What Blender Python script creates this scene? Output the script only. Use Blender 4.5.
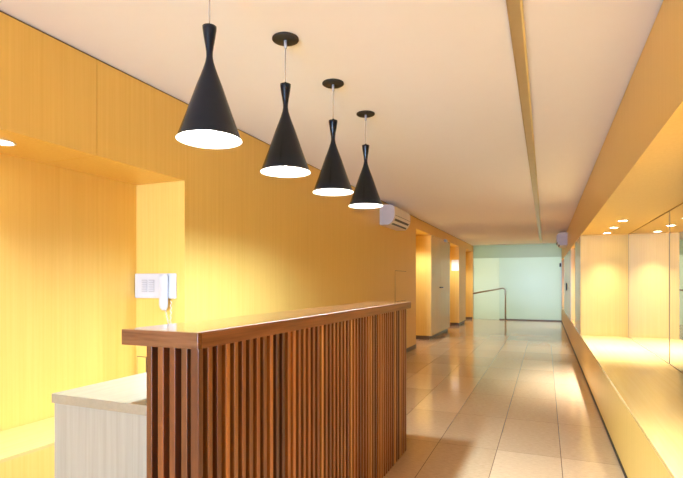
import bpy, bmesh, math, random
from mathutils import Vector, Matrix

random.seed(7)
for o in list(bpy.data.objects):
    bpy.data.objects.remove(o, do_unlink=True)
S = bpy.context.scene
COL = S.collection

# ------------------------------------------------------------------ camera
F_PX, YAW = 487.7, math.atan(204 / 487.7)
cam = bpy.data.cameras.new('camera')
cam.sensor_fit = 'HORIZONTAL'
cam.sensor_width = 36
cam.lens = F_PX / 683 * 36
cam.shift_y = (282 - 239) / 683
cam.clip_start = 0.05
camo = bpy.data.objects.new('camera', cam)
camo.location = (0, 0, 1.3)
camo.rotation_euler = (math.pi / 2, 0, YAW)
COL.objects.link(camo)
S.camera = camo

# ------------------------------------------------------------------ world, light, exposure
S.view_settings.view_transform = 'Standard'
S.view_settings.look = 'None'
S.view_settings.gamma = 1
S.view_settings.use_curve_mapping = False
S.view_settings.exposure = 1.74
S.cycles.max_bounces = 14
S.cycles.diffuse_bounces = 8
S.cycles.glossy_bounces = 6
S.cycles.caustics_reflective = False
S.cycles.caustics_refractive = False
S.cycles.sample_clamp_indirect = 6.0

w = bpy.data.worlds.new('overcast_sky')
S.world = w
w.use_nodes = True
bg = w.node_tree.nodes['Background']
bg.inputs[0].default_value = (0.96, 1.0, 0.90, 1)
bg.inputs[1].default_value = 1.6


def area(name, loc, rot, sx, sy, energy, color):
    l = bpy.data.lights.new(name, 'AREA')
    l.shape = 'RECTANGLE'
    l.size, l.size_y = sx, sy
    l.energy = energy
    l.color = color
    o = bpy.data.objects.new(name, l)
    o.location = loc
    o.rotation_euler = rot
    COL.objects.link(o)
    return o


# daylight falling in through the glazed street front behind the camera
area('daylight_street_front', (-0.9, -9.0, 1.15), (math.radians(97), 0, 0), 2.7, 2.1, 540, (0.39, 0.62, 1.0))

SPOT_W = (0.80, 0.87, 1.0)
PEND_W = (0.49, 0.72, 1.0)

# ------------------------------------------------------------------ materials


def new_mat(name):
    m = bpy.data.materials.new(name)
    m.use_nodes = True
    nt = m.node_tree
    b = nt.nodes['Principled BSDF']
    return m, nt, b


def plain(name, col, rough=0.5, metal=0.0, spec=0.5, coat=0.0, emit=None, estr=0.0, var=0.035):
    m, nt, b = new_mat(name)
    b.inputs['Roughness'].default_value = rough
    b.inputs['Metallic'].default_value = metal
    b.inputs['Specular IOR Level'].default_value = spec
    b.inputs['Coat Weight'].default_value = coat
    tc = nt.nodes.new('ShaderNodeTexCoord')
    n = nt.nodes.new('ShaderNodeTexNoise')
    n.inputs['Scale'].default_value = 9
    n.inputs['Detail'].default_value = 3
    nt.links.new(tc.outputs['Object'], n.inputs['Vector'])
    r = nt.nodes.new('ShaderNodeValToRGB')
    r.color_ramp.elements[0].position = 0.3
    r.color_ramp.elements[1].position = 0.7
    r.color_ramp.elements[0].color = (*[c * (1 - var) for c in col], 1)
    r.color_ramp.elements[1].color = (*[min(1, c * (1 + var)) for c in col], 1)
    nt.links.new(n.outputs['Fac'], r.inputs['Fac'])
    nt.links.new(r.outputs['Color'], b.inputs['Base Color'])
    if emit:
        b.inputs['Emission Color'].default_value = (*emit, 1)
        b.inputs['Emission Strength'].default_value = estr
    return m


def wood(name, dark, light, scale, rough=0.35, spec=0.5, per_object=None, contrast=(0.3, 0.7), coat=0.0):
    """straight-grained wood: noise stretched along one axis by `scale`."""
    m, nt, b = new_mat(name)
    b.inputs['Roughness'].default_value = rough
    b.inputs['Specular IOR Level'].default_value = spec
    b.inputs['Coat Weight'].default_value = coat
    b.inputs['Coat Roughness'].default_value = 0.12
    tc = nt.nodes.new('ShaderNodeTexCoord')
    mp = nt.nodes.new('ShaderNodeMapping')
    mp.inputs['Scale'].default_value = scale
    nt.links.new(tc.outputs['Object'], mp.inputs['Vector'])
    n = nt.nodes.new('ShaderNodeTexNoise')
    n.inputs['Scale'].default_value = 1
    n.inputs['Detail'].default_value = 5
    n.inputs['Roughness'].default_value = 0.62
    src = mp.outputs['Vector']
    if per_object:
        oi = nt.nodes.new('ShaderNodeObjectInfo')
        mul = nt.nodes.new('ShaderNodeVectorMath')
        mul.operation = 'SCALE'
        cmb = nt.nodes.new('ShaderNodeCombineXYZ')
        for i in range(3):
            nt.links.new(oi.outputs['Random'], cmb.inputs[i])
        nt.links.new(cmb.outputs[0], mul.inputs[0])
        mul.inputs['Scale'].default_value = 57.0
        add = nt.nodes.new('ShaderNodeVectorMath')
        nt.links.new(src, add.inputs[0])
        nt.links.new(mul.outputs[0], add.inputs[1])
        src = add.outputs[0]
    nt.links.new(src, n.inputs['Vector'])
    r = nt.nodes.new('ShaderNodeValToRGB')
    r.color_ramp.elements[0].position = contrast[0]
    r.color_ramp.elements[1].position = contrast[1]
    r.color_ramp.elements[0].color = (*dark, 1)
    r.color_ramp.elements[1].color = (*light, 1)
    nt.links.new(n.outputs['Fac'], r.inputs['Fac'])
    out = r.outputs['Color']
    if per_object:
        pr = nt.nodes.new('ShaderNodeValToRGB')
        pr.color_ramp.interpolation = 'LINEAR'
        els = pr.color_ramp.elements
        els[0].position, els[0].color = 0.0, (*per_object[0], 1)
        els[1].position, els[1].color = 1.0, (*per_object[-1], 1)
        k = len(per_object) - 1
        for i in range(1, k):
            e = els.new(i / k)
            e.color = (*per_object[i], 1)
        nt.links.new(oi.outputs['Random'], pr.inputs['Fac'])
        mx = nt.nodes.new('ShaderNodeMix')
        mx.data_type = 'RGBA'
        mx.blend_type = 'MULTIPLY'
        mx.inputs['Factor'].default_value = 1.0
        nt.links.new(out, mx.inputs['A'])
        nt.links.new(pr.outputs['Color'], mx.inputs['B'])
        out = mx.outputs['Result']
    nt.links.new(out, b.inputs['Base Color'])
    return m


M = {}
M['maple'] = wood('maple_laminate', (0.73, 0.46, 0.10), (0.79, 0.52, 0.132), (55, 55, 0.9), rough=0.36, spec=0.32)
M['maple_gloss'] = wood('maple_laminate_polished', (0.68, 0.45, 0.13), (0.74, 0.50, 0.16), (55, 55, 0.9), rough=0.18, spec=0.42)
M['maple_h'] = wood('maple_laminate_flat', (0.75, 0.485, 0.15), (0.79, 0.525, 0.18), (45, 1.0, 45), rough=0.15, spec=0.6)
M['walnut_top'] = wood('walnut_worktop', (0.105, 0.038, 0.016), (0.25, 0.108, 0.046), (26, 1.4, 26), rough=0.14, spec=0.6, coat=1.0)
M['walnut_slat'] = wood('walnut_slat', (0.62, 0.50, 0.36), (1.15, 1.0, 0.80), (40, 40, 2.4), rough=0.38, spec=0.4,
                        per_object=[(0.10, 0.036, 0.013), (0.42, 0.18, 0.05), (0.16, 0.055, 0.018), (0.55, 0.30, 0.11),
                                    (0.20, 0.075, 0.024), (0.085, 0.042, 0.02), (0.46, 0.21, 0.065), (0.22, 0.07, 0.02),
                                    (0.36, 0.17, 0.055), (0.12, 0.042, 0.014)])
M['walnut_end'] = wood('walnut_end_band', (0.105, 0.038, 0.016), (0.25, 0.108, 0.046), (3.0, 26, 60), rough=0.2, spec=0.5, coat=0.3)
M['walnut_front'] = wood('walnut_front_band', (0.13, 0.045, 0.016), (0.27, 0.11, 0.042), (26, 2.0, 60), rough=0.42, spec=0.35)
M['dark_board'] = plain('dark_backing_board', (0.008, 0.004, 0.003), 0.7)
M['ash'] = wood('pale_ash_laminate', (0.31, 0.28, 0.20), (0.38, 0.345, 0.255), (70, 70, 2.0), rough=0.35, spec=0.45)
M['ash_top'] = wood('pale_ash_worktop', (0.30, 0.25, 0.16), (0.34, 0.285, 0.185), (60, 2.0, 60), rough=0.2, spec=0.5)
M['ceiling'] = plain('ceiling_paint', (0.83, 0.845, 0.95), 0.8, spec=0.1, var=0.004)
M['gap'] = plain('shadow_gap', (0.07, 0.035, 0.02), 0.6)
M['black_skirting'] = plain('black_skirting', (0.014, 0.009, 0.006), 0.5)
M['channel'] = plain('brown_channel', (0.46, 0.30, 0.11), 0.6)
M['plinth'] = plain('dark_plinth', (0.13, 0.085, 0.05), 0.4)
M['black'] = plain('black_satin_metal', (0.005, 0.008, 0.014), 0.22, spec=0.33)
M['canopy'] = plain('dark_bronze', (0.016, 0.011, 0.007), 0.5, metal=0.0)
M['white_in'] = plain('white_enamel', (0.9, 0.9, 0.88), 0.4)
M['cord'] = plain('grey_cable', (0.42, 0.36, 0.30), 0.4)
M['plastic'] = plain('white_plastic', (0.56, 0.55, 0.56), 0.32)
M['plastic2'] = plain('grey_white_plastic', (0.42, 0.41, 0.42), 0.4)
M['ac'] = plain('air_conditioner_casing', (0.74, 0.66, 0.58), 0.4)
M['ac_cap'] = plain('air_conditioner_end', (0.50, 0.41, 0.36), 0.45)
M['vent'] = plain('dark_vent', (0.03, 0.022, 0.015), 0.5)
M['steel'] = plain('brushed_steel', (0.42, 0.36, 0.28), 0.3, metal=1.0)
M['profile'] = plain('aluminium_profile', (0.50, 0.40, 0.22), 0.3, metal=0.4)
M['paper'] = plain('white_paper', (0.85, 0.83, 0.80), 0.7)
M['bulb'] = plain('lit_bulb', (1, 1, 1), 0.5, emit=(1.0, 0.97, 0.92), estr=30)
M['lens'] = plain('lit_downlight', (1, 1, 1), 0.5, emit=(1.0, 0.95, 0.84), estr=9)
M['ring'] = plain('white_trim_ring', (0.85, 0.80, 0.72), 0.4)
M['ground'] = plain('pale_paving', (0.55, 0.56, 0.52), 0.8)

m, nt, b = new_mat('mirror_glass')
b.inputs['Base Color'].default_value = (0.93, 0.93, 0.90, 1)
b.inputs['Metallic'].default_value = 1.0
b.inputs['Roughness'].default_value = 0.01
M['mirror'] = m


def frosted(name, col, tcol):
    m, nt, b = new_mat(name)
    nt.nodes.remove(b)
    out = nt.nodes['Material Output']
    tc = nt.nodes.new('ShaderNodeTexCoord')
    nz = nt.nodes.new('ShaderNodeTexNoise')
    nz.inputs['Scale'].default_value = 1.6
    nz.inputs['Detail'].default_value = 3
    nt.links.new(tc.outputs['Object'], nz.inputs['Vector'])
    rp = nt.nodes.new('ShaderNodeValToRGB')
    rp.color_ramp.elements[0].position, rp.color_ramp.elements[1].position = 0.35, 0.7
    rp.color_ramp.elements[0].color = (*[c * 0.985 for c in tcol], 1)
    rp.color_ramp.elements[1].color = (*tcol, 1)
    nt.links.new(nz.outputs['Fac'], rp.inputs['Fac'])
    tr = nt.nodes.new('ShaderNodeBsdfTranslucent')
    nt.links.new(rp.outputs['Color'], tr.inputs['Color'])
    df = nt.nodes.new('ShaderNodeBsdfDiffuse')
    df.inputs['Color'].default_value = (*col, 1)
    mx = nt.nodes.new('ShaderNodeMixShader')
    mx.inputs[0].default_value = 0.35
    nt.links.new(tr.outputs[0], mx.inputs[1])
    nt.links.new(df.outputs[0], mx.inputs[2])
    gl = nt.nodes.new('ShaderNodeBsdfGlossy')
    gl.inputs['Roughness'].default_value = 0.26
    fr = nt.nodes.new('ShaderNodeFresnel')
    fr.inputs['IOR'].default_value = 1.5
    m2 = nt.nodes.new('ShaderNodeMixShader')
    nt.links.new(fr.outputs[0], m2.inputs[0])
    nt.links.new(mx.outputs[0], m2.inputs[1])
    nt.links.new(gl.outputs[0], m2.inputs[2])
    nt.links.new(m2.outputs[0], out.inputs['Surface'])
    return m


M['frost'] = frosted('frosted_green_glass', (0.66, 0.72, 0.54), (0.80, 0.86, 0.70))
M['frost2'] = frosted('frosted_clear_glass', (0.58, 0.65, 0.52), (0.71, 0.80, 0.66))
M['frost_shaded'] = frosted('frosted_shaded_transom_glass', (0.46, 0.50, 0.36), (0.54, 0.60, 0.42))  # darker tint stands in for shade from the ceiling beyond the glass

# polished stone floor, tiles 0.453 x 0.95 m
m, nt, b = new_mat('polished_stone_tiles')
b.inputs['Roughness'].default_value = 0.12
b.inputs['Specular IOR Level'].default_value = 0.6
tc = nt.nodes.new('ShaderNodeTexCoord')
sp = nt.nodes.new('ShaderNodeSeparateXYZ')
nt.links.new(tc.outputs['Object'], sp.inputs[0])


def math_node(op, a, bb=None):
    n = nt.nodes.new('ShaderNodeMath')
    n.operation = op
    if isinstance(a, (int, float)):
        n.inputs[0].default_value = a
    else:
        nt.links.new(a, n.inputs[0])
    if bb is not None:
        if isinstance(bb, (int, float)):
            n.inputs[1].default_value = bb
        else:
            nt.links.new(bb, n.inputs[1])
    return n.outputs[0]


TX, TY = 0.453, 0.95
ux = math_node('DIVIDE', math_node('ADD', sp.outputs[0], 0.347 + 20 * TX), TX)
uy = math_node('DIVIDE', math_node('ADD', sp.outputs[1], -4.9 + 20 * TY), TY)


def line(u, width):
    f = math_node('FRACT', u)
    d = math_node('MINIMUM', f, math_node('SUBTRACT', 1.0, f))
    return math_node('LESS_THAN', d, width)


grout = math_node('MAXIMUM', math_node('MULTIPLY', line(ux, 0.0055), 1.0), math_node('MULTIPLY', line(uy, 0.0028), 0.6))
cell = nt.nodes.new('ShaderNodeCombineXYZ')
nt.links.new(math_node('FLOOR', ux), cell.inputs[0])
nt.links.new(math_node('FLOOR', uy), cell.inputs[1])
wn = nt.nodes.new('ShaderNodeTexWhiteNoise')
wn.noise_dimensions = '2D'
nt.links.new(cell.outputs[0], wn.inputs['Vector'])
n1 = nt.nodes.new('ShaderNodeTexNoise')
n1.inputs['Scale'].default_value = 38
n1.inputs['Detail'].default_value = 8
n1.inputs['Roughness'].default_value = 0.7
mpf = nt.nodes.new('ShaderNodeMapping')
mpf.inputs['Scale'].default_value = (0.6, 2.0, 1)
nt.links.new(tc.outputs['Object'], mpf.inputs['Vector'])
nt.links.new(mpf.outputs[0], n1.inputs['Vector'])
val = math_node('ADD', math_node('MULTIPLY', n1.outputs['Fac'], 0.75), math_node('MULTIPLY', wn.outputs['Value'], 0.25))
rp = nt.nodes.new('ShaderNodeValToRGB')
rp.color_ramp.elements[0].position, rp.color_ramp.elements[1].position = 0.25, 0.75
rp.color_ramp.elements[0].color = (0.44, 0.27, 0.13, 1)
rp.color_ramp.elements[1].color = (0.70, 0.48, 0.26, 1)
nt.links.new(val, rp.inputs['Fac'])
mx = nt.nodes.new('ShaderNodeMix')
mx.data_type = 'RGBA'
nt.links.new(grout, mx.inputs['Factor'])
nt.links.new(rp.outputs['Color'], mx.inputs['A'])
mx.inputs['B'].default_value = (0.16, 0.095, 0.055, 1)
nt.links.new(mx.outputs['Result'], b.inputs['Base Color'])
M['floor'] = m

# ------------------------------------------------------------------ mesh helpers


def box(bm, x0, x1, y0, y1, z0, z1, mi=0, bev=0.0):
    vs = [bm.verts.new(p) for p in ((x0, y0, z0), (x1, y0, z0), (x1, y1, z0), (x0, y1, z0),
                                    (x0, y0, z1), (x1, y0, z1), (x1, y1, z1), (x0, y1, z1))]
    fs = []
    for idx in ((3, 2, 1, 0), (4, 5, 6, 7), (0, 1, 5, 4), (1, 2, 6, 5), (2, 3, 7, 6), (3, 0, 4, 7)):
        f = bm.faces.new([vs[i] for i in idx])
        f.material_index = mi
        fs.append(f)
    if bev:
        es = {e for f in fs for e in f.edges}
        bmesh.ops.bevel(bm, geom=list(es), offset=bev, segments=2, affect='EDGES', profile=0.5)


def lathe(bm, prof, n=48, cap0=False, cap1=False, mi=0, cx=0, cy=0):
    rings = []
    for r, z in prof:
        rings.append([bm.verts.new((cx + r * math.cos(2 * math.pi * i / n), cy + r * math.sin(2 * math.pi * i / n), z)) for i in range(n)])
    for a, c in zip(rings, rings[1:]):
        for i in range(n):
            f = bm.faces.new((a[i], a[(i + 1) % n], c[(i + 1) % n], c[i]))
            f.smooth = True
            f.material_index = mi
    if cap0:
        bm.faces.new(rings[0][::-1]).material_index = mi
    if cap1:
        bm.faces.new(rings[-1]).material_index = mi


def tube(bm, pts, r, n=12):
    pts = [Vector(p) for p in pts]
    rings = []
    up = Vector((0, 0, 1))
    prev = None
    for i, p in enumerate(pts):
        t = (pts[min(i + 1, len(pts) - 1)] - pts[max(i - 1, 0)]).normalized()
        if prev is None:
            a = Vector((0, 1, 0)) if abs(t.z) > 0.9 else up
            u = t.cross(a).normalized()
        else:
            u = (prev - t * prev.dot(t)).normalized()
        prev = u
        v = t.cross(u)
        rings.append([bm.verts.new(p + r * (math.cos(2 * math.pi * k / n) * u + math.sin(2 * math.pi * k / n) * v)) for k in range(n)])
    for a, c in zip(rings, rings[1:]):
        for k in range(n):
            f = bm.faces.new((a[k], a[(k + 1) % n], c[(k + 1) % n], c[k]))
            f.smooth = True
    bm.faces.new(rings[0][::-1])
    bm.faces.new(rings[-1])


def prism(bm, prof, axis, a0, a1, mi=0):
    """prof: closed list of 2D points, extruded along axis 'x' or 'y'."""
    def P(p, t):
        return (t, p[0], p[1]) if axis == 'x' else (p[0], t, p[1])
    A = [bm.verts.new(P(p, a0)) for p in prof]
    B = [bm.verts.new(P(p, a1)) for p in prof]
    n = len(prof)
    fs = [bm.faces.new(A), bm.faces.new(B[::-1])]
    for i in range(n):
        fs.append(bm.faces.new((A[i], B[i], B[(i + 1) % n], A[(i + 1) % n])))
    for f in fs:
        f.material_index = mi


def obj(name, bm, mats, parent=None, loc=(0, 0, 0)):
    bmesh.ops.recalc_face_normals(bm, faces=bm.faces)
    me = bpy.data.meshes.new(name)
    bm.to_mesh(me)
    bm.free()
    for mm in (mats if isinstance(mats, (list, tuple)) else [mats]):
        me.materials.append(M[mm])
    o = bpy.data.objects.new(name, me)
    o.location = loc
    COL.objects.link(o)
    if parent:
        o.parent = parent
    return o


def boxes(name, lst, mat, parent=None, bev=0.0, loc=(0, 0, 0)):
    bm = bmesh.new()
    for t in lst:
        box(bm, *t, bev=bev)
    return obj(name, bm, mat, parent, loc)


def struct(name, lst, mat):
    o = boxes(name, lst, mat)
    o['kind'] = 'structure'
    return o


def tag(o, label, cat, group=None):
    o['label'] = label
    o['category'] = cat
    if group:
        o['group'] = group
    return o


def thing(name, loc, label, cat, group=None):
    o = bpy.data.objects.new(name, None)
    o.empty_display_size = 0.1
    COL.objects.link(o)
    o.location = loc
    return tag(o, label, cat, group)


def dup(root, loc, label, group=None):
    r = root.copy()
    COL.objects.link(r)
    r.location = loc
    r['label'] = label
    if group:
        r['group'] = group
    for ch in list(root.children):
        c = ch.copy()
        COL.objects.link(c)
        c.parent = r
        for g in ch.children:
            d = g.copy()
            COL.objects.link(d)
            d.parent = c
    return r


# ------------------------------------------------------------------ room shell
XW, XR, CZ = -2.36, 0.49, 2.58
XL2 = -3.0            # back of the left blocks
XA = -2.81            # alcove / recess back face
YB, YE = -9.3, 17.65
ZS = 2.02             # alcove soffit
ZN = 2.0              # niche soffit
ZB = 0.497            # niche bench
XM = 1.118            # mirror face

struct('floor', [(XL2, 1.5, YB, YE + 0.1, -0.1, 0)], 'floor')
struct('ceiling', [(XL2, 1.5, YB, YE + 0.1, CZ, CZ + 0.1)], 'ceiling')
Z1 = CZ - 0.012
struct('wall_left', [(XL2, XW, 2.76, 9.45, 0, Z1)], 'maple')                                   # long flush wall
struct('wall_left', [(XL2, XW, YB, 2.026, ZS, Z1), (XL2, XW, 2.029, 2.76, ZS, Z1)], 'maple')      # fascia over the alcove
struct('wall_left', [(XL2, XA, YB, 2.76, 0, ZS)], 'maple')                                        # alcove back
struct('wall_left', [(XL2, XW, 9.45, 14.66, 2.36, Z1)], 'maple')                                  # fascia over cabinet and recesses
struct('wall_left', [(XL2, XA, 9.45, 10.848, 0, 2.36)], 'maple')
struct('wall_left', [(XL2, XA, 13.152, 14.66, 0, 2.36)], 'maple')
struct('wall_left', [(XL2, XW, 14.66, 15.95, 0.09, Z1)], 'maple')                                 # pier
struct('wall_left', [(XL2, XA, 15.95, 17.5, 0, 2.36), (XL2, XW, 15.95, 17.5, 2.36, Z1), (XL2, XW + 0.02, 17.5, YE, 0.0, Z1)], 'maple')
struct('trim_1', [(XL2, XW - 0.012, YB, YE, Z1, CZ)], 'gap')
struct('baseboard_left', [(XL2, XW + 0.006, 3.7, 9.456, 0, 0.075), (XA, XA + 0.01, 9.456, 10.84, 0, 0.06),
                          (XL2, XW - 0.03, 14.69, 15.92, 0, 0.09), (XA, XW, 17.485, 17.497, 0, 0.07), (XA, XW, 14.648, 14.658, 0, 0.07)], 'plinth')
struct('wall_right', [(XR, 1.5, YB, YE, ZN, Z1)], 'maple')                                        # fascia and niche soffits
struct('wall_right', [(XM + 0.013, 1.5, YB, 8.2, ZB, ZN)], 'maple')                               # behind the mirrors
struct('wall_right', [(XR, 1.5, 8.2, 8.28, ZB, ZN)], 'maple')                                       # niche end wall
struct('wall_right', [(XR, 1.5, 8.28, 9.7, ZB, ZN)], 'maple_gloss')
struct('wall_right', [(0.95, 1.5, 9.7, 11.2, ZB, ZN)], 'maple')
struct('wall_right', [(XR, 1.5, 11.2, 15.35, ZB, ZN)], 'maple_gloss')
struct('wall_right', [(0.95, 1.5, 15.35, 17.4, ZB, ZN)], 'maple')
struct('wall_right', [(XR, 1.5, 17.4, YE, ZB, ZN)], 'maple_gloss')
struct('trim_2', [(XR + 0.012, 1.5, YB, YE, Z1, CZ)], 'gap')
struct('baseboard_right', [(XR - 0.003, 1.5, YB, YE, 0, 0.034)], 'black_skirting')

# rear of the hall, behind the camera: a wall with a glazed street front
struct('wall_back', [(XL2, -2.3, YB, YB + 0.12, 0, CZ), (0.45, 1.5, YB, YB + 0.12, 0, CZ),
                     (-2.3, 0.45, YB, YB + 0.12, 2.5, CZ)], 'maple')
struct('window_1', [(-2.3, 0.45, YB + 0.05, YB + 0.07, 0, 2.5)], 'frost2')

# the built-in ledges: alcove ledge on the left, long niche ledge on the right
t = thing('alcove_ledge', (-2.58, 1.0, 0), 'pale maple ledge built into the left alcove behind the reception desk', 'ledge')
boxes('front_panel', [(0.2, 0.22, YB - 1.0 + 0.12, 1.76, 0, 0.449)], 'maple', t)
boxes('ledge_top', [(-0.225, 0.22, YB - 1.0 + 0.12, 1.76, 0.449, 0.467)], 'maple_h', t)
t = thing('niche_ledge', (0.8, 6.0, 0), 'long low maple ledge running under the mirrors along the right side', 'ledge')
boxes('front_panel', [(-0.31, -0.29, YB - 6 + 0.12, YE - 6, 0.0345, ZB - 0.018)], 'maple', t)
boxes('ledge_top', [(-0.31, XM - 0.8 + 0.012, YB - 6 + 0.12, 2.2, ZB - 0.018, ZB), (-0.31, 0.15, 2.2, YE - 6, ZB - 0.018, ZB)], 'maple_h', t)

# mirrors along the back of the niche
mir = [(5.643, 8.198, 'mirror panel at the far end of the right niche, beside its end wall'),
       (3.10, 5.637, 'nearer mirror panel in the right niche, at the picture edge'),
       (0.55, 3.094, 'mirror panel of the right niche beyond the picture edge')]
for y0, y1, lb in mir[:2]:
    bm = bmesh.new()
    box(bm, -0.006, 0.006, -(y1 - y0) / 2, (y1 - y0) / 2, 0, ZN - ZB, bev=0.0015)
    mo = tag(obj('mirror_panel', bm, 'mirror', loc=(XM + 0.006, (y0 + y1) / 2, ZB)), lb, 'mirror', 'niche mirrors')
    L2 = (y1 - y0) / 2
    boxes('edge_channel', [(-0.010, -0.006, -L2, L2, 0.0005, 0.007), (-0.010, -0.006, -L2, L2, ZN - ZB - 0.010, ZN - ZB - 0.0005),
                           (-0.010, -0.006, L2 - 0.008, L2, 0.007, ZN - ZB - 0.010)], 'channel', mo)

# frosted glass end of the hall
YG = YE - 0.03
t = thing('glass_partition', (-1.9, YG, 0), 'fixed frosted green glass pane behind the handrail at the hall end', 'glass panel')
boxes('pane', [(-0.46, 0.432, -0.006, 0.006, 0.0, 2.135)], 'frost', t)
t2 = thing('glass_door', (-0.49, YG, 0), 'wide frosted glass door closing the far end of the hall', 'door')
boxes('pane', [(-0.98, 0.98, 0.008, 0.020, 0.02, 2.135)], 'frost2', t2)
boxes('bottom_rail', [(-0.98, 0.98, -0.012, 0.022, 0.0, 0.035)], 'plinth', t2)
boxes('hinge', [(0.915, 0.965, -0.03, 0.03, 1.80, 1.92)], 'vent', t2)
t3 = thing('transom_window', (-0.92, YG, 2.13), 'green glass transom strip with shade tinted in, above the glass door under the ceiling', 'transom')
boxes('pane', [(-1.44, 1.41, -0.020, -0.008, 0.0, CZ - 2.13)], 'frost_shaded', t3)

struct('leak_block', [(XR - 0.004, 1.5, YE, YE + 0.03, 0, CZ), (XL2, XW + 0.024, YE, YE + 0.03, 0, CZ)], 'maple')  # unseen blocks added to stop daylight leaking in past the wall ends
# outdoor ground beyond the far glass and soffit of the porch
struct('trim_3', [(-4, 2.5, YE + 0.1, 24, -0.12, -0.02)], 'ground')

# ------------------------------------------------------------------ ceiling strip
t = thing('ceiling_track', (-0.13, 7.0, CZ), 'slim metal track running along the white ceiling to the glass door', 'ceiling track')
bm = bmesh.new()
prism(bm, [(-0.034, 0), (-0.034, -0.018), (-0.024, -0.022), (0.024, -0.022), (0.034, -0.018), (0.034, 0)], 'y', -10.4, 9.9)
obj('rail', bm, 'profile', t)

# ------------------------------------------------------------------ left cabinets
t = thing('utility_cabinet', (XW, 12.0, 0), 'tall flush maple cabinet with two doors between the lit wall recesses', 'cabinet')
boxes('body', [(XA - XW, -0.022, -1.15, 1.15, 0.09, 2.355)], 'maple', t)
boxes('plinth', [(XA - XW, -0.05, -1.14, 1.14, 0, 0.09)], 'plinth', t)
boxes('door_gap', [(-0.0215, -0.003, -0.1555, -0.1465, 0.092, 2.35)], 'gap', t)
for y0, y1, hy in ((-1.15, -0.156, -0.22), (-0.146, 1.15, -0.08)):
    d = boxes('door', [(-0.022, 0, y0, y1, 0.09, 2.353)], 'maple_gloss', t)
    bm = bmesh.new()
    tube(bm, [(0, hy, 1.17), (0.035, hy, 1.17), (0.045, hy - 0.01 if hy < -0.15 else hy + 0.01, 1.17), (0.045, hy - 0.09 if hy < -0.15 else hy + 0.09, 1.17)], 0.011)
    obj('handle', bm, 'vent', d)
tag(boxes('emergency_light', [(-0.03, 0.03, -0.13, 0.13, -0.03, 0.03)], 'plastic', bev=0.01, loc=(XW + 0.032, 12.45, 2.345)),
    'small white fitting above the cabinet doors on the left wall', 'light fitting')
tag(boxes('paper_notice', [(-0.105, 0.105, -0.002, 0.002, -0.16, 0.16)], 'paper', loc=(-2.475, 14.657, 1.8)),
    'blank white notice on the yellow recess wall beyond the cabinet', 'notice')
ap = tag(boxes('access_panel', [(-0.003, 0.003, -0.35, 0.35, -0.26, 0.26)], 'maple', bev=0.0015, loc=(XW + 0.0035, 8.35, 1.23)),
    'flush maple access panel on the left wall below the air conditioner', 'access panel')
boxes('edge_gap', [(-0.003, 0.0005, -0.356, 0.356, -0.266, 0.266)], 'gap', ap)
cp = tag(boxes('cover_plate', [(-0.04, 0.04, -0.003, 0.003, -0.065, 0.065)], 'maple', bev=0.0015, loc=(-2.755, 2.7565, 0.68)),
    'small maple coloured cover plate low on the wall under the intercom', 'cover plate')

boxes('edge_gap', [(-0.044, 0.044, -0.0005, 0.003, -0.069, 0.069)], 'gap', cp)
# flush door in the far right wall
t = thing('wall_cupboard', (XR, 13.2, ZB), 'flush maple cupboard front with dark latch on the far right wall', 'cupboard')
boxes('door', [(-0.006, -0.001, -1.9, -0.1, 0.02, 1.49), (-0.006, -0.001, -0.09, 1.9, 0.02, 1.49)], 'maple_gloss', t)
boxes('latch', [(-0.03, -0.006, -0.06, 0.06, 0.60, 0.78)], 'vent', t, bev=0.006)

# ------------------------------------------------------------------ air conditioners


def air_con(loc, rotz, label):
    t = thing('air_conditioner', loc, label, 'air conditioner', 'wall air conditioners')
    t.rotation_euler[2] = rotz
    L = 0.47
    prof = [(0, 0), (0, 0.31), (0.15, 0.31), (0.205, 0.295), (0.235, 0.255), (0.24, 0.17), (0.235, 0.11), (0.20, 0.04), (0.15, 0.0)]
    bm = bmesh.new()
    prism(bm, prof, 'y', -L + 0.02, L - 0.02)
    obj('casing', bm, 'ac', t)
    for s in (-1, 1):
        bm = bmesh.new()
        a, c = (-L, -L + 0.02) if s < 0 else (L - 0.02, L)
        prism(bm, prof, 'y', a, c)
        obj('end_cap', bm, 'ac_cap', t)
    # outlet with louvre on the lower front curve
    p0, p1 = Vector((0.236, 0.105)), Vector((0.165, 0.006))
    n = Vector((p1.y - p0.y, -(p1.x - p0.x))).normalized()
    if n.x < 0:
        n = -n
    bm = bmesh.new()
    q = [p0 * 0.92 + p1 * 0.08, p0 * 0.05 + p1 * 0.95]
    prism(bm, [tuple(q[0] - n * 0.01), tuple(q[0] + n * 0.003), tuple(q[1] + n * 0.006), tuple(q[1] - n * 0.01)], 'y', -L + 0.07, L - 0.07)
    obj('air_outlet', bm, 'vent', t)
    bm = bmesh.new()
    mid = p0 * 0.5 + p1 * 0.5
    t_ = (p0 - p1).normalized() * 0.007
    prism(bm, [tuple(mid + n * 0.0045 + t_), tuple(mid + n * 0.009 + t_), tuple(mid + n * 0.009 - t_), tuple(mid + n * 0.0045 - t_)], 'y', -L + 0.08, L - 0.08)
    obj('louvre', bm, 'ac', t)
    bm = bmesh.new()
    box(bm, 0.2375, 0.2415, -L + 0.03, L - 0.03, 0.142, 0.147)
    obj('seam', bm, 'vent', t)
    return t


air_con((XW, 7.64, 2.18), 0, 'white wall air conditioner high on the left wall behind the farthest pendant lamp')
air_con((XR, 13.45, 2.19), math.pi, 'white wall air conditioner high on the right near the glass door')

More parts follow.
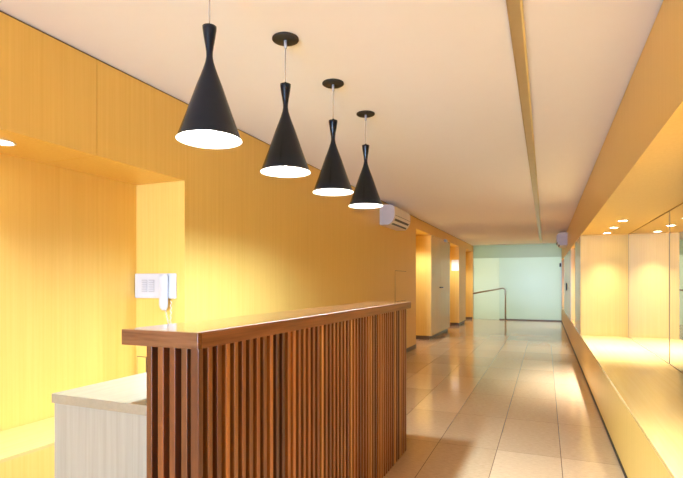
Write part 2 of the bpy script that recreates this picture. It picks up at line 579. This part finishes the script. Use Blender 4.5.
# ------------------------------------------------------------------ intercom
t = thing('intercom_panel', (-2.616, 2.76, 1.272), 'white wall intercom with hanging handset above the reception counter', 'intercom')
bm = bmesh.new()
box(bm, -0.188, 0.188, -0.022, 0, -0.09, 0.09, bev=0.006)
obj('housing', bm, 'plastic', t)
for x0 in (-0.118, -0.052):
    boxes('button_field', [(x0, x0 + 0.052, -0.0245, -0.022, -0.045, 0.045)], 'plastic2', t, bev=0.002)
    o = boxes('button', [(x0 + 0.004 + 0.016 * i, x0 + 0.016 + 0.016 * i, -0.0275, -0.0245, -0.037 + 0.016 * j, -0.027 + 0.016 * j)
                         for i in range(3) for j in range(5)], 'plastic', t)
bm = bmesh.new()
sect = [(0.020, 0.084, 0.030), (0.031, 0.074, 0.040), (0.034, 0.055, 0.043), (0.034, 0.03, 0.040), (0.030, 0.0, 0.032), (0.030, -0.06, 0.032),
        (0.033, -0.10, 0.036), (0.033, -0.135, 0.036), (0.027, -0.160, 0.030), (0.015, -0.174, 0.020)]
rings = []
for hw, z, dp in sect:
    rings.append([bm.verts.new((0.105 + hw * math.copysign(abs(math.cos(a)) ** 0.6, math.cos(a)),
                                -0.026 - dp / 2 + dp / 2 * math.copysign(abs(math.sin(a)) ** 0.6, math.sin(a)), z))
                  for a in [2 * math.pi * k / 20 for k in range(20)]])
for a, c in zip(rings, rings[1:]):
    for k in range(20):
        bm.faces.new((a[k], a[(k + 1) % 20], c[(k + 1) % 20], c[k])).smooth = True
bm.faces.new(rings[0])
bm.faces.new(rings[-1][::-1])
obj('handset', bm, 'plastic', t)
bm = bmesh.new()
pts = [(0.11, -0.04, -0.168)]
for k in range(90):
    s = k / 89
    ang = k * 1.1
    x = 0.11 + 0.012 * math.sin(s * math.pi)
    z = -0.172 - 0.19 * math.sin(s * math.pi * 0.5) if s < 0.6 else -0.172 - 0.19 * math.sin(0.3 * math.pi) + (s - 0.6) * 0.55
    x += 0.05 * s
    pts.append((x + 0.005 * math.cos(ang), -0.03 + 0.005 * math.sin(ang), min(z, -0.09 if s > 0.6 else 9)))
tube(bm, pts, 0.0022, 6)
obj('coiled_cord', bm, 'plastic', t)

# ------------------------------------------------------------------ handrail at the stair, far left
t = thing('handrail', (-1.24, 17.2, 0), 'thin steel handrail sloping down to the left before the frosted glass', 'handrail')
pts = [(0, 0, 0.012), (0, 0, 0.98)]
for k in range(1, 8):
    a = k / 7 * math.radians(80)
    pts.append((-0.11 + 0.11 * math.cos(a), 0, 0.98 + 0.11 * math.sin(a)))
pts.append((-1.06, 0, 0.905))
bm = bmesh.new()
tube(bm, pts, 0.024, 14)
obj('rail', bm, 'steel', t)
bm = bmesh.new()
lathe(bm, [(0.0, 0.001), (0.055, 0.001), (0.055, 0.010), (0.03, 0.013), (0.0, 0.013)], 24)
obj('base_flange', bm, 'steel', t)

# ------------------------------------------------------------------ reception counter
CX0, CX1, CY0, CY1, CT = -1.275, -0.968, 1.19, 3.72, 1.146
t = thing('reception_counter', (-1.12, 2.45, 0), 'walnut reception counter faced with upright slats under a thick top', 'counter')
ox, oy = -1.12, 2.45
boxes('end_band', [(CX0 - ox, CX1 - ox, CY0 - oy, CY0 + 0.0195 - oy, CT - 0.05, CT)], 'walnut_end', t, bev=0.0007)
boxes('front_band', [(CX1 - 0.0195 - ox, CX1 - ox, CY0 + 0.02 - oy, CY1 - oy, CT - 0.05, CT)], 'walnut_front', t, bev=0.0007)
boxes('countertop', [(CX0 - ox, CX1 - 0.02 - ox, CY0 + 0.02 - oy, CY1 - oy, CT - 0.05, CT)], 'walnut_top', t, bev=0.0007)
SW, SD, PITCH = 0.023, 0.03, 0.0475
SX = -0.99   # face of the slats
boxes('core_panel', [(-1.20 - ox, SX - SD - ox, CY0 + 0.03 + SD - oy, CY1 - 0.05 - SD - oy, 0.0, CT - 0.0505)], 'dark_board', t)
n = int((CY1 - 0.05 - CY0 - 0.03) / PITCH) + 1
ys = [CY0 + 0.03 + i * PITCH for i in range(n)]
proto = None
proto_end = None
for i, y in enumerate(ys):
    if proto is None:
        bm = bmesh.new()
        box(bm, -SD + 0.0004, 0, 0, SW, 0.001, CT - 0.0505, bev=0.0012)
        o = obj('slat', bm, 'walnut_slat', t, (SX - ox, y - oy, 0))
        proto = o
    else:
        o = proto.copy()
        COL.objects.link(o)
        o.location = (SX - ox, y - oy, 0)
for i in range(1, 5):
    x = SX - SW - i * PITCH + 0.004
    if proto_end is None:
        bm = bmesh.new()
        box(bm, 0, SW, 0, SD - 0.0004, 0.001, CT - 0.0505, bev=0.0012)
        o = obj('slat', bm, 'walnut_slat', t, (x - ox, CY0 + 0.03 - oy, 0))
        proto_end = o
    else:
        o = proto_end.copy()
        COL.objects.link(o)
        o.location = (x - ox, CY0 + 0.03 - oy, 0)

# low desk behind the counter
t = thing('reception_desk', (-1.42, 2.45, 0), 'pale ash desk standing lower behind the slatted counter', 'desk')
DT = 0.896
boxes('desktop', [(-1.652 + 1.42, -1.203 + 1.42, 1.225 - 2.45, 3.66 - 2.45, DT - 0.034, DT)], 'ash_top', t, bev=0.0015)
for y in (1.232, 3.62):
    boxes('side_panel', [(-1.646 + 1.42, -1.204 + 1.42, y - 2.45, y + 0.03 - 2.45, 0, DT - 0.0342)], 'ash', t, bev=0.001)
boxes('modesty_panel', [(-1.235 + 1.42, -1.208 + 1.42, 1.263 - 2.45, 3.619 - 2.45, 0.02, DT - 0.0342)], 'ash', t)

# ------------------------------------------------------------------ pendant lamps
ZBOT, ZTOP = 1.877, 2.337
t = thing('pendant_lamp', (-1.26, 1.622, CZ), 'nearest and largest-looking black cone pendant lamp, its ceiling rose out of frame', 'pendant lamp', 'pendant lamps over the counter')
bm = bmesh.new()
lathe(bm, [(0.0, -0.0005), (0.069, -0.0005), (0.070, -0.008), (0.066, -0.011), (0.0, -0.012)], 40)
obj('canopy', bm, 'canopy', t)
bm = bmesh.new()
lathe(bm, [(0.0, -0.012), (0.008, -0.012), (0.008, -0.05), (0.005, -0.055), (0.0, -0.055)], 16)
obj('cord_grip', bm, 'plastic2', t)
bm = bmesh.new()
tube(bm, [(0, 0, -0.05), (0, 0, ZTOP + 0.012 - CZ)], 0.0028, 8)
obj('cord', bm, 'cord', t)
H = ZTOP - ZBOT


def shade_prof(off=0.0):
    raw = [(0.0285, 1.0), (0.0275, 0.975), (0.0225, 0.90), (0.0168, 0.83), (0.0133, 0.775), (0.0131, 0.735), (0.0165, 0.69),
           (0.0245, 0.635), (0.035, 0.57), (0.052, 0.475), (0.070, 0.36), (0.090, 0.235), (0.110, 0.115), (0.126, 0.02), (0.1325, -0.0)]
    return [(max(0.002, r - off), ZBOT - CZ + f * H) for r, f in raw]


bm = bmesh.new()
pr = shade_prof()
lathe(bm, [(0.0, pr[0][1] + 0.012), (0.006, pr[0][1] + 0.012), (0.007, pr[0][1] + 0.001), (0.022, pr[0][1] + 0.001)] + pr + [(0.1312, ZBOT - CZ)], 56)
sh = obj('shade', bm, 'black', t)
bm = bmesh.new()
pi = shade_prof(0.0022)[8:]
lathe(bm, [(0.0, pi[0][1])] + pi, 56)
obj('lining', bm, 'white_in', sh)
bm = bmesh.new()
zc = ZBOT - CZ + 0.060
lathe(bm, [(0.0, zc - 0.03)] + [(0.03 * math.sin(a), zc - 0.03 * math.cos(a)) for a in [math.pi * k / 12 for k in range(1, 10)]]
      + [(0.018, zc + 0.035), (0.014, zc + 0.05), (0.0, zc + 0.05)], 24)
obj('bulb', bm, 'bulb', t)
pend = t
PX = -1.26
for y, lb in ((2.25, 'second black cone pendant lamp, hung right behind the nearest one'),
              (2.872, 'third black cone pendant lamp, hung before the farthest one'),
              (3.488, 'farthest and smallest-looking black cone pendant lamp, beside the left air conditioner')):
    dup(pend, (PX, y, CZ), lb)
for y in (1.622, 2.25, 2.872, 3.488):
    l = bpy.data.lights.new('pendant_light', 'SPOT')
    l.energy = 44
    l.color = PEND_W
    l.shadow_soft_size = 0.03
    l.spot_size = math.radians(168)
    l.spot_blend = 0.75
    o = bpy.data.objects.new('pendant_light', l)
    o.location = (PX, y, ZBOT + 0.026)
    COL.objects.link(o)

# ------------------------------------------------------------------ recessed downlights
bm = bmesh.new()
lathe(bm, [(0.047, -0.001), (0.060, -0.001), (0.062, -0.004), (0.058, -0.007), (0.048, -0.006), (0.047, -0.001)], 32)
t = thing('downlight', (-2.575, 1.64, ZS), 'lit recessed downlight in the left alcove soffit above the ledge', 'downlight')
obj('trim_ring', bm, 'ring', t)
bm = bmesh.new()
lathe(bm, [(0.0, -0.0015), (0.0465, -0.0015), (0.0465, -0.003), (0.0, -0.0035)], 32)
obj('lens', bm, 'lens', t)
dl = t


def spot(x, y, z, e, size=100, blend=1.0, col=SPOT_W):
    l = bpy.data.lights.new('downlight_beam', 'SPOT')
    l.energy = e
    l.color = col
    l.shadow_soft_size = 0.035
    l.spot_size = math.radians(size)
    l.spot_blend = blend
    o = bpy.data.objects.new('downlight_beam', l)
    o.location = (x, y, z - 0.012)
    COL.objects.link(o)


spot(-2.575, 1.64, ZS, 8.5, 80)
for y in (0.88, 0.12):
    spot(-2.575, y, ZS, 8.5, 80)
nl = [(7.885, 'farthest of the three downlights in the right niche soffit, nearest the end wall'),
      (7.12, 'middle of the three downlights in the right niche soffit'),
      (6.36, 'nearest of the three downlights in the right niche soffit')]
for y, lb in nl:
    dup(dl, (0.81, y, ZN), lb, 'niche downlights')
    spot(0.81, y, ZN, 38 if y > 7.5 else 160, 84)
for y in (2.6, 1.84, 1.08):
    spot(0.81, y, ZN, 42, 96)
# lamps in the recesses of the left wall and the small right niches
for y in (10.2, 13.95, 16.45):
    spot(-2.58, y, 2.36, 36, 130, 0.6)
for y in (10.45, 16.1):
    spot(0.72, y, ZN, 50, 140)
